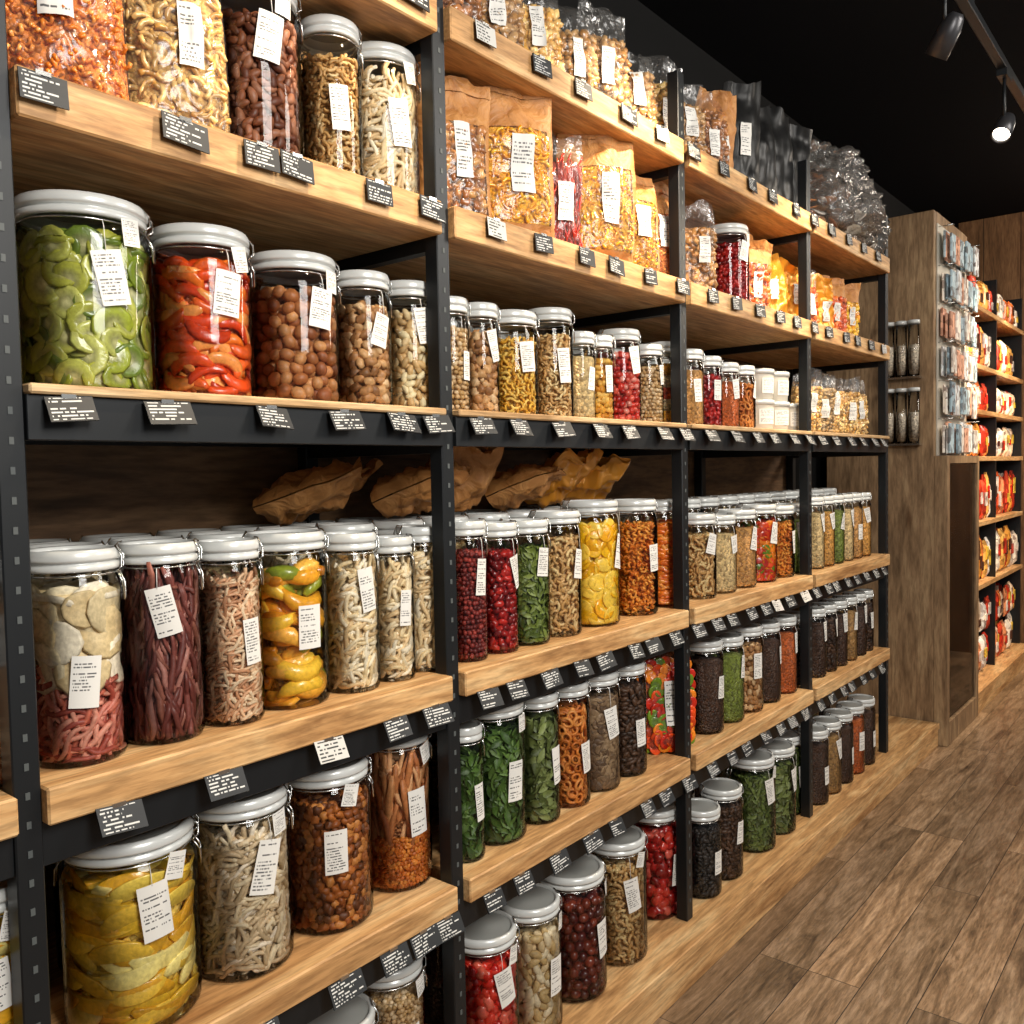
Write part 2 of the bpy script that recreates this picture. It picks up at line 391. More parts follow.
K={
'kiwi_slices':[(1,Z('kslice',.030,'9ca434','bcbc58','7c8c28','a8a840','66782c','c4c468',mat='foodwet'))],
'candied_orange_slices':[(1,Z('crescent',.075,'e2501a','f47a22','c93c10','f6a050','ea6222',mat='foodwet'))],
'hazelnuts':[(1,Z('ball',.0125,'bd7c48','a56434','cc9058','94542c'))],
'brown_almonds':[(1,Z('bean',.009,'7a4428','8f5434','643420','a0684a'))],
'walnut_pieces':[(1,Z('chunk',.011,'d0a06a','b98450','e2bc8c','946438'))],
'shell_pasta':[(1,Z('macaroni',.009,'e0b87c','d0a060','ecd098','be9054'))],
'cashews':[(1,Z('bean',.009,'dcc090','cea870','ead8ac'))],
'dried_apple_and_chili_strips':[(.50,Z('noodle',.07,'c46850','d88470','a84c3c','e09880')),(1,Z('slice',.038,'ecdcb8','ddc494','f4e8d0','e2cea4'))],
'dried_meat_sticks':[(1,Z('stick',.09,'84443a','a0604e','6a3028','b4786a','763a30'))],
'twisted_pasta':[(1,Z('noodle',.045,'dca880','e8c098','c48c64','f0d4b0'))],
'pickled_peppers':[(1,Z('fat',.085,'f4ac2c','e89424','98a02c','f8c840','fcbc4c','8a962c','f4b038',mat='foodwet'))],
'rice_noodles':[(1,Z('noodle',.07,'eed4a4','f6e2bc','e0c090','faecd0'))],
'dried_banana_slices':[(1,Z('arc',.115,'f4c434','fcdc60','e8ac28','fcea94','f8cc48',mat='foodwet'))],
'dried_mushroom_strips':[(1,Z('noodle',.068,'ecd8b4','dcc29c','f4e4cc','ccb28c'))],
'granola_clusters':[(1,Z('chunk',.009,'c07030','98501c','d88c44','ac6024','703c18'))],
'bread_sticks':[(.4,Z('chunk',.005,'d47424','bc6018','e89038')),(1,Z('stick',.15,'d89860','c47c48','e8b07c','b46c3c'))],
'egg_pasta':[(1,Z('macaroni',.009,'e8b440','d89c2c','f2cc68'))],
'corn_flakes':[(1,Z('chunk',.009,'e4a83c','d08c28','f0c060'))],
'oats':[(1,Z('pea',.006,'d4b080','c09860','e4c8a0'))],
'red_candies':[(1,Z('ball',.009,'d03828','e46450','b02018','e89888',mat='foodwet'))],
'striped_pulses':[(1,Z('layers',.035,'e4a430','c8b48c','c4502c','e4ccA0'))],
'red_lentils':[(1,Z('pea',.006,'8a2c24','a83c30','68201c'))],
'dried_cranberries':[(1,Z('chunk',.009,'a8201c','c42c24','7c1616',mat='foodwet'))],
'green_split_peas':[(1,Z('leaf',.014,'6b7a2c','869444','50601c'))],
'penne':[(1,Z('macaroni',.012,'d8ac70','c89858','e8c88c'))],
'banana_chips':[(1,Z('slice',.030,'fcc418','f4b010','fcd450',mat='foodwet'))],
'orange_fusilli':[(1,Z('curl',.018,'f09028','dc7818','f8a840'))],
'dried_apricots':[(1,Z('crescent',.045,'f08420','e06c14','f8a03c',mat='foodwet'))],
'dried_basil':[(1,Z('leaf',.020,'50702c','66843c','3c5820'))],
'bay_leaves':[(1,Z('leaf',.022,'788444','909c5c','606c38'))],
'candied_orange_rings':[(1,Z('ring',.013,'dc8434','c46c24','ec9c4c'))],
'dried_porcini':[(1,Z('slice',.016,'84684c','a08464','644c38'))],
'black_beans':[(1,Z('bean',.008,'2a2422','3c3430','1c1816'))],
'coffee_beans':[(1,Z('bean',.008,'4a3020','5c3e2a','382418'))],
'gummy_bears':[(1,Z('chunk',.014,'e02414','f0402c','c01410','f87058',mat='foodwet'))],
'pecans':[(1,Z('ball',.013,'742c1c','903c28','581c18',mat='foodwet'))],
'pistachios':[(1,Z('bean',.012,'e8cc9c','d4b47c','f2e0bc'))],
'candied_cherries':[(1,Z('chunk',.018,'b8201c','d43828','901410','e06050',mat='foodwet'))],
'mixed_peppers':[(1,Z('slice',.02,'e44c18','f08820','6b8a20','c42814',mat='foodwet'))],
'dried_dill':[(1,Z('leaf',.014,'647434','788844','505c2c'))],
'golden_lentils':[(1,Z('grain',.01,'d8a050'))],
'quinoa':[(1,Z('grain',.01,'dcc08c'))],
'paprika_rice':[(1,Z('grain',.01,'c4642c'))],
'mung_beans':[(1,Z('grain',.01,'7c8838'))],
'brown_rice':[(1,Z('grain',.01,'ac8450'))],
'cocoa_nibs':[(1,Z('grain',.01,'4a3022'))],
'wheat_berries':[(1,Z('grain',.01,'cc9858'))],
'flour':[(1,Z('grain',.01,'dccdb4'))],
}
def jar_mesh(kind,R,H,fill,lab,seed):
    random.seed(seed); mb=MB(); Hb=H-.026; Rin=R*.955
    zmax=(Hb-.030)*fill; z=.007
    for top,zone in K[kind]:
        z1=.007+top*(zmax-.007); fillcyl(mb,zone,Rin,z,z1); z=z1
    s=32
    mb.rev([(0,.003),(R*.80,.003),(R*.86,0),(R*.95,.001),(R*.995,.008),(R,.02),(R,Hb-.045),(R*.985,Hb-.03),(R*.93,Hb-.015),(R*.87,Hb-.008),(R*.86,Hb)],'glass',s)
    mb.rev([(R*.86,Hb-.006),(R*.945,Hb-.006),(R*.955,Hb-.003),(R*.955,Hb+.003),(R*.90,Hb+.005),(R*.90,Hb+.008),(R*.965,Hb+.009),(R*.975,Hb+.012),(R*.97,Hb+.019),(R*.93,H-.001),(R*.90,H),(R*.84,H-.001),(R*.82,H-.005)],'lid',s)
    mb.rev([(R*.82,H-.005),(R*.5,H-.006),(0,H-.006)],'lid_in',s)
    t=np.linspace(0,2*math.pi,24,endpoint=False)
    mb.tube(np.stack([R*.905*np.cos(t),R*.905*np.sin(t),t*0+Hb-.012],1),.0016,'wire',5,True)
    for sg,ang in ((1,-1.9),(-1,1.25)):
        ca,sa=math.cos(ang),math.sin(ang); tx,ty=-sa,ca; w=.016
        def P(rad,off,z): return (ca*rad+tx*off,sa*rad+ty*off,z)
        mb.tube([P(R*.92,-w,Hb-.012),P(R*1.03,-w,Hb-.004),P(R*1.02,-w,Hb+.012),P(R*.9,-w*.8,H+.002),P(R*.9,w*.8,H+.002),P(R*1.02,w,Hb+.012),P(R*1.03,w,Hb-.004),P(R*.92,w,Hb-.012)],.0016,'wire',5)
        mb.tube([P(R*.93,-w*.7,Hb-.012),P(R*1.04,-w*.7,Hb-.03),P(R*1.05,-w*.5,Hb-.055),P(R*1.05,w*.5,Hb-.055),P(R*1.04,w*.7,Hb-.03),P(R*.93,w*.7,Hb-.012)],.0016,'wire',5)
    def lbl(a0,zc,lw,lh,sk,rad):
        n=8; v=[];uv=[];f=[]
        for i in range(n+1):
            for j in (0,1):
                aa=a0+((i/n-.5)*lw-(j-.5)*lh*sk)/R; v.append((rad*math.cos(aa),rad*math.sin(aa),zc+(j-.5)*lh+sk*(i/n-.5)*lw)); uv.append((min(i/n,.999),j))
        for i in range(n): f.append((2*i,2*i+2,2*i+3,2*i+1))
        mb.add(v,f,'label',uv=uv)
    if lab:
        lw=min(.044,R*.60); lh=min(.092,H*(.22+.08*random.random())); a0=random.uniform(-.1,.4)
        if random.random()<.55:
            sk=random.choice((-1,1))*random.uniform(.08,.3); zc=Hb*random.uniform(.62,.74); lbl(a0,zc,lw,lh,sk,R*1.02)
            at=a0-lh*.5*sk/R; mb.tube([(R*1.02*math.cos(at),R*1.02*math.sin(at),zc+lh*.47),(R*.97*math.cos(at),R*.97*math.sin(at),Hb-.022),(R*.92*math.cos(at),R*.92*math.sin(at),Hb-.012)],.0008,'label',4)
        else: lbl(a0,Hb*random.uniform(.42,.6),lw,lh*1.05,random.uniform(-.12,.12),R*1.012)
        if R>.075: lbl(a0+.35,Hb-.025,.032,.04,random.uniform(-.3,.3),R*1.02)
    return mb.mesh('jar_of_'+kind)
_jm={}
def jar(kind,y,R,H,z,x=-.13,fill=None,lab=1,rz=None,var=0):
    key=(kind,round(R,2),round(H,2),lab,fill,var)
    if key not in _jm: _jm[key]=jar_mesh(kind,round(R,2),round(H,2),fill or .95,lab,len(_jm)*13+5)
    me=_jm[key]; k=R/round(R,2)
    return mkobj('jar_of_'+kind,me,loc=(x,y,z),rz=random.uniform(-.4,.0) if rz is None else rz,sc=(k,k,H/round(H,2)))

# ------------------------------------------------------------------ bags
def bag_mesh(style,w,h,d,cols=('d8a850',),shape='macaroni',ps=.012,seed=1,lab=True):
    random.seed(seed); mb=MB(); off=seed*3.7
    def prof(v): 
        if v<.1: return .75+2.5*v
        if v<.62: return 1-.35*(v-.1)
        if v<.86: return (1-.182)*(1-(v-.62)/.24)**.8+.04*((v-.62)/.24)
        return .05
    lean=random.uniform(-.02,.05); skew=random.uniform(-.16,.16); cr=2.2 if style in('foil','plainkraft') else 1
    def S(u,v,side,o=0):
        e=max(0,1-abs(2*u-1)**2.6)**.55
        t=(d/2)*e*prof(v)+.0015
        nz=mnoise.noise(Vector((u*5+off,v*6,side)))*.012*cr+abs(mnoise.noise(Vector((u*12+off,v*9+side,3))))*.008*cr
        ww=w*(1+.03*math.sin(v*5+off)-(.14*max(0,v-.6)))
        top=mnoise.noise(Vector((u*2.2+off,7.7,0)))*.03*max(0,v-.8)*5+skew*(u-.5)*w*max(0,v-.5)*2
        return (side*(t+o+nz*e)+lean*v*v+.05*mnoise.noise(Vector((u*2.5,off,v*2)))*max(0,v-.6)*2, (u-.5)*ww, v*h+top)
    def sheet(u0,u1,v0,v1,nu,nv,side,o,mat,col=(1,1,1)):
        vv=[];f=[];uv=[]
        for i in range(nu+1):
            for j in range(nv+1):
                a=u0+(u1-u0)*i/nu;b=v0+(v1-v0)*j/nv; vv.append(S(a,b,side,o)); uv.append((min(i/nu,.999),j/nv))
        for i in range(nu):
            for j in range(nv):
                k=i*(nv+1)+j; q=(k,k+nv+1,k+nv+2,k+1); f.append(q if side>0 else q[::-1])
        mb.add(vv,f,mat,col,uv)
    C=[hx(c) for c in cols]; mid=tuple(np.mean(np.array(C),0))
    def items(u0,u1,v0,v1,o,sides=(1,)):
        a,b=step(shape,ps); a*=ps*.95;b*=ps*.95
        nu=max(2,int((u1-u0)*w/a)); nv=max(2,int((v1-v0)*h/b))
        for sd in sides:
            for i in range(nu):
                for j in range(nv):
                    uu=u0+(u1-u0)*(i+.5+random.uniform(-.3,.3))/nu; v_=v0+(v1-v0)*(j+.5+random.uniform(-.3,.3))/nv
                    place(mb,shape,ps,C,np.array(S(uu,v_,sd,o)),np.array([sd*1.,0,0]),np.array([0,sd*1.,0]),np.array([0,0,1.]),'foodwet')
    if style=='kraft':
        a,b,c,e=.11,.89,.07,.68
        sheet(0,1,0,1,16,18,-1,0,'kraft')
        sheet(0,1,0,c,16,3,1,0,'kraft'); sheet(0,1,e,1,16,8,1,0,'kraft'); sheet(0,a,c,e,3,12,1,0,'kraft'); sheet(b,1,c,e,3,12,1,0,'kraft')
        sheet(a-.02,b+.02,c-.02,e+.02,12,12,1,-.006,'grain',mid); items(a+.03,b-.03,c+.02,e-.02,-.003)
        sheet(a,b,c,e,12,12,1,.003,'plastic')
        sheet(0,1,.90,.925,12,1,1,.003,'kraft')
    elif style=='clear':
        for sd in (1,-1):
            sheet(.02,.98,0,.76,14,12,sd,-.010,'grain',mid); sheet(0,1,0,1,16,20,sd,.0,'plastic')
        items(.06,.94,.03,.74,-.006)
    else:
        mt={'black':'blackbag','plainkraft':'kraft','foil':'gold'}[style]
        for sd in (1,-1): sheet(0,1,0,1,22,26,sd,0,mt)
    if lab:
        c=random.uniform(.45,.65); lw=random.uniform(.2,.27); v0=random.uniform(.22,.36)
        sheet(c-lw/2,c+lw/2,v0,v0+random.uniform(.28,.4),6,6,1,.007,'label')
    return mb.mesh('bag')
_bn=[0]
def bag(name,style,y,z,w,h,d,cols=('d8a850',),shape='macaroni',ps=.012,x=-.13,rz=-.35,lab=True,rx=0,ry=0):
    _bn[0]+=1; me=bag_mesh(style,w,h,d,cols,shape,ps,_bn[0]*3+1,lab); me.name=name
    o=mkobj(name,me,loc=(x,y,z),rz=rz); o.rotation_euler=(rx,ry,rz); return o

# ------------------------------------------------------------------ shelving
SZ={'A':2.437,'B':2.037,'C':1.622,'D':1.073,'E':.630,'F':.125}
POST=[-.45,.485,1.325,2.34,3.33,4.30]
unit=empty('shelving_unit')
Y0,Y1=-.5,4.30
for k,z in SZ.items():
    mb=MB(); thin=(k=='C')
    th={'A':.068,'B':.066,'C':.014,'D':.052,'E':.052}.get(k,.03)
    if k=='F':
        mb.box(-.48,.075,Y0,4.95,z-.03,z,'oak',bev=.003); mb.box(.045,.068,Y0,4.95,0,z-.0301,'oak',bev=.002)
    else:
        for a,b in zip(POST[:-1],POST[1:]):
            mb.box(-.48,.018,a+.0185,b-.0185,z-th,z,'oak_thin' if thin else 'oak',bev=.003)
    mb.obj('shelf_board_'+k.lower(),unit)
mb=MB()
for y in POST:
    for x0,x1 in ((-.036,0),(-.48,-.445)):
        mb.box(x0,x1,y-.018,y+.018,SZ['F'],2.64,'black',bev=.002)
    z=.18
    while z<2.6:
        mb.box(-.001,.0010,y-.003,y+.003,z,z+.010,'hole'); z+=.04
    for k,z in SZ.items():
        if k!='F': mb.box(-.445,-.036,y-.012,y+.012,z-.09,z-.055,'black')
for k in 'CDE':
    z=SZ[k]; t0=.014 if k=='C' else .052
    for a,b in zip(POST[:-1],POST[1:]):
        mb.box(-.03 if k!='C' else -.012,-.006 if k!='C' else .008,a+.018,b-.018,z-t0-.062,z-t0-.0005,'black',bev=.001)
        mb.box(-.46,-.44,a+.018,b-.018,z-t0-.05,z-t0-.0005,'black')
mb.obj('steel_frame',unit)
mb=MB(); mb.box(-.52,-.485,Y0,Y1,0.0,2.64,'backwood'); mb.obj('back_panel',unit)

def tags(name,k,ys,mode):
    mb=MB(); z=SZ[k]
    for i,y in enumerate(ys):
        random.seed(int(y*1000)+ord(k)); w=.070*random.uniform(.85,1.1); h=.040
        if mode=='front': top=Vector((.0245,y,z-.006)); dn=Vector((.10,0,-1)).normalized()
        elif mode=='beam': top=Vector((.014,y,z-.016)); dn=Vector((.55,0,-1)).normalized()
        else: top=Vector((.018,y,z-.050)); dn=Vector((.5,0,-1)).normalized()
        sk=random.uniform(-.08,.08); al=Vector((0,1,sk)); nrm=al.cross(dn)*-1
        if nrm.x<0: nrm=-nrm
        p=[top-al*w/2+dn*h,top+al*w/2+dn*h,top+al*w/2,top-al*w/2]
        fr=[tuple(q+nrm*.0012) for q in p]; bk=[tuple(q-nrm*.0012) for q in p]
        mt='tag' if random.random()<.92 else 'tagwhite'; b=i+.0005
        mb.add(fr,[(0,1,2,3)],mt,uv=[(b,0),(b+.999,0),(b+.999,1),(b,1)],smooth=False)
        mb.add(fr+bk,[(7,6,5,4),(0,4,5,1),(1,5,6,2),(2,6,7,3),(3,7,4,0)],'black',smooth=False)
        mb.box(top.x-.012,top.x+.003,y-.010,y+.010,top.z-.003,top.z+.003,'wire')
    return mb.obj(name,fix=False)
def rng(a,b,s,j=.02):
    random.seed(int(a*100)); o=[];y=a
    while y<b: o.append(y+random.uniform(-j,j)); y+=s
    return o
tags('price_tags','B',[.535,.74,.875,.945,1.13,1.27]+rng(1.45,4.25,.17),'front')
tags('price_tags','A',rng(1.05,4.25,.19),'front')
tags('price_tags','C',[.555,.70,.885,1.04,1.18,1.275]+rng(1.4,4.25,.155),'beam')
tags('price_tags','D',[.60,.77,.98,1.14,1.25]+rng(1.40,4.25,.12),'hang')
tags('price_tags','E',[.62,.82,1.0,1.12,1.2,1.27]+rng(1.40,4.25,.13),'hang')

# ------------------------------------------------------------------ jars, row by row (kind, y, R, H)
def row(k,lst,front=.04,ys=1.0,rs=1.0):
    for t in lst:
        y=t[1]*ys; R=t[2]*rs; fr=front
        if any(abs(y-p)<R+.02 for p in POST): fr=.04
        jar(t[0],y,R,t[3],SZ[k]+.001,x=-fr-max(R,.05))
row('B',[('brown_almonds',.970,.082,.325),('shell_pasta',1.125,.060,.31),('rice_noodles',1.27,.080,.31),('dried_cranberries',2.87,.078,.28)])
row('C',[('shell_pasta',.43,.085,.28),('kiwi_slices',.655,.099,.292),('candied_orange_slices',.850,.083,.285),('hazelnuts',1.040,.084,.275),
 ('walnut_pieces',1.187,.058,.265),('cashews',1.315,.060,.265),('oats',1.43,.045,.25),('walnut_pieces',1.53,.047,.25),('egg_pasta',1.665,.068,.25),('shell_pasta',1.815,.062,.275),
 ('quinoa',1.93,.043,.23),('corn_flakes',2.02,.043,.23),('red_candies',2.145,.062,.26),('oats',2.275,.052,.23),('striped_pulses',2.40,.060,.25),
 ('wheat_berries',2.53,.05,.24),('dried_cranberries',2.66,.055,.23),('paprika_rice',2.79,.055,.22),('candied_orange_rings',2.92,.055,.22)])
row('D',[('twisted_pasta',.455,.07,.31),('dried_apple_and_chili_strips',.605,.068,.315),('dried_meat_sticks',.740,.064,.315),('twisted_pasta',.862,.055,.31),('pickled_peppers',.997,.076,.315),
 ('rice_noodles',1.133,.056,.305),('rice_noodles',1.240,.046,.29),('rice_noodles',1.340,.052,.305),('red_lentils',1.465,.05,.31),('dried_cranberries',1.575,.052,.30),('green_split_peas',1.695,.062,.30),
 ('penne',1.83,.068,.315),('banana_chips',2.01,.082,.335),('orange_fusilli',2.22,.076,.33),('dried_apricots',2.41,.070,.32),
 ('penne',2.60,.07,.27),('quinoa',2.75,.07,.26),('wheat_berries',2.91,.075,.27),('mixed_peppers',3.09,.075,.28),('orange_fusilli',3.26,.07,.27),('mung_beans',3.42,.07,.27),
 ('quinoa',3.58,.055,.29),('golden_lentils',3.70,.055,.29),('mung_beans',3.82,.055,.29),('quinoa',3.94,.055,.29),('wheat_berries',4.06,.055,.29),('golden_lentils',4.18,.055,.29)],.025,.99,.985)
row('E',[('dried_banana_slices',.47,.08,.3),('dried_banana_slices',.697,.106,.305),('dried_mushroom_strips',.895,.090,.31),('granola_clusters',1.090,.090,.31),('bread_sticks',1.285,.078,.33),
 ('dried_basil',1.455,.046,.30),('dried_basil',1.590,.080,.325),('bay_leaves',1.735,.060,.315),('candied_orange_rings',1.87,.064,.315),('dried_porcini',2.015,.072,.315),('coffee_beans',2.16,.066,.315),
 ('cocoa_nibs',2.66,.068,.30),('mung_beans',2.82,.068,.29),('walnut_pieces',2.98,.068,.30),('cocoa_nibs',3.14,.068,.29),('paprika_rice',3.30,.06,.29),('coffee_beans',3.45,.06,.28),
 ('cocoa_nibs',3.62,.055,.28),('coffee_beans',3.75,.055,.28),('cocoa_nibs',3.88,.055,.28),('brown_rice',4.01,.055,.28),('cocoa_nibs',4.14,.055,.28),('coffee_beans',4.26,.045,.28)],.020,.98,.98)
row('F',[('cashews',.86,.08,.30),('granola_clusters',1.05,.08,.33),('oats',1.225,.080,.35),('gummy_bears',1.485,.082,.32),('pistachios',1.655,.080,.32),('pecans',1.85,.094,.325),('penne',2.06,.088,.34),
 ('candied_cherries',2.34,.088,.33),('black_beans',2.53,.068,.28),('coffee_beans',2.69,.073,.30),('dried_dill',2.96,.086,.33),('bay_leaves',3.15,.082,.32),('dried_dill',3.33,.075,.31),
 ('cocoa_nibs',3.50,.062,.30),('brown_rice',3.65,.062,.30),('cocoa_nibs',3.80,.062,.30),('paprika_rice',3.95,.062,.30),('cocoa_nibs',4.10,.062,.30)],-.004)
def back(k,ks,R,H,y0,y1,x=-.31):
    random.seed(ord(k)*3+int(x*100)); y=y0
    while y<y1:
        jar(random.choice(ks),y,R,H,SZ[k]+.001,x=x,lab=1); y+=2*R+random.uniform(.012,.03)
back('C',['oats','shell_pasta','hazelnuts','walnut_pieces'],.062,.25,.35,3.0)
back('D',['twisted_pasta','rice_noodles','quinoa','wheat_berries','penne'],.066,.31,.2,4.2,-.255)
back('D',['quinoa','wheat_berries','flour'],.066,.31,.2,2.5,-.405)
back('E',['cocoa_nibs','brown_rice','mung_beans','quinoa'],.066,.29,.4,4.2,-.32)
back('F',['cocoa_nibs','brown_rice','pistachios'],.066,.29,.8,4.2,-.29)
def tub(R,H): 
    m=MB(); m.rev([(0,0),(R*.85,0),(R*.9,.003),(R*.97,H-.016)],'whiteplastic',24); m.rev([(R*.97,H-.018),(R*1.03,H-.018),(R*1.03,H-.002),(R*.98,H),(R*.9,H-.003),(0,H-.003)],'lid',24)
    n=8;v=[];uv=[];f=[]
    for i in range(n+1):
        for j in (0,1):
            a=(i/n-.5)*1.3; q=R*(.905+.06*(.25+.5*j))+.002; v.append((q*math.cos(a),q*math.sin(a),H*(.2+.5*j))); uv.append((min(i/n,.999),j))
    for i in range(n): f.append((2*i,2*i+2,2*i+3,2*i+1))
    m.add(v,f,'label',uv=uv); return m.mesh('white_food_tub')
tm=tub(.06,.11)
for i,y in enumerate((3.08,3.22,3.37)):
    mkobj('white_food_tub',tm,loc=(-.10,y,SZ['C']+.001),rz=-.4)
    mkobj('white_food_tub',tm,loc=(-.25,y+.02,SZ['C']+.001),rz=-.4)
    if i<2: mkobj('white_food_tub',tm,loc=(-.10,y,SZ['C']+.112),rz=-.2)
    mkobj('white_food_tub',tm,loc=(-.25,y+.02,SZ['C']+.112),rz=-.2)

# bags
Yl=('fcb820','f4a414','fccc40'); O=('ec8c34','dc7824','f8a450'); P=('e8bc74','d8a455','f4d088')
zb=SZ['B']+.002; za=SZ['A']+.002
bag('bag_of_fusilli','clear',.62,zb,.20,.335,.13,O,'curl',.016,x=-.12)
bag('bag_of_fusilli','clear',.800,zb,.18,.335,.12,P,'macaroni',.013,x=-.11)
bag('bag_of_fusilli','clear',.42,zb,.18,.33,.12,O,'curl',.016,x=-.12)
bag('bag_of_rice_noodles','clear',1.40,zb,.12,.32,.06,P,'noodle',.05,x=-.30,rz=-.5)
bag('kraft_bag_of_walnuts','kraft',1.465,zb,.18,.32,.10,('b87c48','965c30','d09c60'),'chunk',.012,x=-.10,rz=-.45)
bag('kraft_bag_of_macaroni','kraft',1.635,zb,.21,.355,.11,Yl,'macaroni',.011,x=-.07,rz=-.55)
bag('bag_of_dried_chilies','clear',1.81,zb,.19,.29,.10,('c83020','dc4a30','9c1c14'),'stick',.06,x=-.10,rz=-.4)
bag('kraft_bag_of_macaroni','kraft',1.99,zb,.23,.36,.12,Yl,'macaroni',.011,x=-.07,rz=-.5)
bag('kraft_bag_of_macaroni','kraft',2.18,zb,.20,.31,.11,Yl,'curl',.012,x=-.09,rz=-.5)
bag('kraft_bag_of_macaroni','kraft',2.35,zb,.18,.31,.11,O,'curl',.012,x=-.10,rz=-.5)
bag('kraft_bag','plainkraft',1.76,zb,.21,.33,.07,x=-.27,rz=-.5,lab=False)
bag('kraft_bag','plainkraft',2.12,zb,.21,.33,.07,x=-.28,rz=-.5,lab=False)
bag('bag_of_walnuts','clear',2.60,zb,.17,.29,.10,('d09c60','b5824c','8f6238'),'chunk',.012,x=-.11,rz=-.5)
bag('kraft_bag','plainkraft',2.72,zb,.16,.33,.08,x=-.28,rz=-.5,lab=False)
yy=3.06
while yy<4.20:
    random.seed(int(yy*77)); st=random.choice(['kraft','clear','kraft','foil']); c=random.choice([O,Yl,Yl,('d09c60','8f5c34','b5794a'),('dc5820','ec7c34')])
    bag('bag_of_dried_fruit',st,yy,zb,.16,random.uniform(.22,.28),.09,c,'chunk',.013,x=-.12,rz=-.5); yy+=.165
yy=1.02
while yy<2.75:
    random.seed(int(yy*991)); c=random.choice([P,('b5794a','8f5c34'),('c8a070','a87c4c'),('a87848','8a6038'),('d8bc90','b89464')])
    bag('bag_of_grains','clear',yy,za,.16,random.uniform(.27,.33),.09,c,'chunk',.012,x=-.12,rz=-.5); yy+=.155
bag('kraft_bag','plainkraft',2.79,za,.16,.30,.08,x=-.13,rz=-.5)
for i,y in enumerate((2.95,3.10,3.25,3.40)):
    bag('black_coffee_bag','black',y,za,.17,.38-.02*(i%2),.10,x=-.11,rz=-.5,lab=(i in (0,)))
bag('kraft_bag','plainkraft',3.32,za,.20,.40,.08,x=-.27,rz=-.5,lab=False)
# paper and gold packets propped on the jars at the back of shelf D
zd=SZ['D']+.31+.042
for i,(y,st,dz,w_) in enumerate(((1.44,'plainkraft',.5,.18),(1.64,'plainkraft',-.3,.2),(1.84,'plainkraft',.5,.2),(2.03,'foil',.1,.2),(2.23,'foil',-.45,.19))):
    bag('kraft_bag' if st=='plainkraft' else 'gold_snack_packet',st,y,zd,w_,.20,.085,x=-.30,rz=math.pi+dz,ry=-1.15+.1*(i%2),lab=False).location.x=-.32
bag('kraft_bag','plainkraft',1.20,zd,.22,.24,.08,x=-.42,rz=math.pi+.5,ry=-1.3,lab=False)
bag('bag_of_mixed_peppers','clear',2.36,SZ['E']+.002,.21,.37,.12,('e44c18','f08820','6b8a20','c42814'),'slice',.022,x=-.10,rz=-.5)
for i in range(5):
    random.seed(9+i)
    bag('bag_of_flour','clear',3.56+.15*i,SZ['C']+.002,.15,.25,.08,random.choice([('d9cdb8','c4b294'),P,('c9a878','b8945f')]),'chunk',.010,x=-.11,rz=-.5)
def crumple(seed,R):
    m=MB(); v,f=ico(5); w=[]
    for p in v:
        q=Vector(p); k=1+.4*mnoise.noise(q*1.7+Vector((seed,0,0)))+.28*abs(mnoise.noise(q*3.5+Vector((0,seed,0))))+.16*abs(mnoise.noise(q*8))+.06*mnoise.noise(q*18)
        w.append((q.x*k*R,q.y*k*R*1.25,max(-.7,q.z)*k*R*.85))
    w=np.array(w); w[:,2]-=w[:,2].min(); m.add(w,f,'poly')
    for i in range(26):
        random.seed(seed*50+i); a=random.uniform(0,6.28); q=R*.65*random.random()
        place(m,'slice',.045,[hx('e8dcc8'),hx('d88c50'),hx('f0ece4'),hx('c87c50'),hx('e0a878')],np.array([q*math.cos(a),q*math.sin(a)*1.3,R*random.uniform(.3,1.0)]),np.array([random.uniform(-.2,1),random.uniform(-1,.2),.6])/1.2,np.array([1.,0,0]),np.array([0,1.,0]),'foodwet')
    return m.mesh('crumpled_plastic_bag')
for i,(x,y,z,R) in enumerate(((-.16,3.72,za,.17),(-.12,3.98,za,.17),(-.16,4.24,za,.16),(-.16,3.85,za+.17,.15),(-.15,4.12,za+.16,.12))):
    mkobj('crumpled_plastic_bag',crumple(i+1,R),loc=(x,y,z))

# ------------------------------------------------------------------ display cabinet past the end of the run
CY0,CY1=4.96,5.69
cab=empty('display_cabinet')
mb=MB()
for (a,b) in ((CY0,CY0+.05),(CY1-.05,CY1)):
    mb.box(-.52,.04,a,b,0,2.80,'grey_oak',bev=.003); mb.box(.0401,.108,a,b,0,1.53,'grey_oak',bev=.003)
ya,yb=CY0+.0505,CY1-.0505
mb.box(-.52,.04,ya,yb,2.74,2.80,'grey_oak'); mb.box(-.52,.108,ya,yb,1.49,1.53,'grey_oak'); mb.box(-.52,.108,ya,yb,0,.12,'grey_oak')
for z in (.42,.72,1.0,1.23): mb.box(-.45,.08,ya,yb,z,z+.018,'grey_oak')
mb.box(-.52,-.47,ya,yb,.121,2.739,'backwood')
mb.obj('cabinet_carcass',cab)
mb=MB(); mb.box(.09,.095,ya,yb,.13,1.485,'glass'); mb.obj('glass_door',cab)
mb=MB()
for z in (.14,.44,.74,1.02,1.25):
    for i in range(5):
        for j in range(2):
            random.seed(int(z*100)+i*3+j); c=random.choice([hx('d8d4cc'),hx('c88a64'),hx('c0c4c4'),hx('c85a3c'),hx('e0d0a8'),hx('e8e4dc')]); h=random.uniform(.13,.20); R=.045
            mb.rev([(0,0),(R,0),(R,h-.03),(R*.6,h-.015),(R*.6,h),(0,h)],'pack',14,c,cx=.02-.14*j,cy=ya+.075+.118*i,z0=z+.001)
mb.obj('bottles_in_cabinet',cab)
mb=MB()
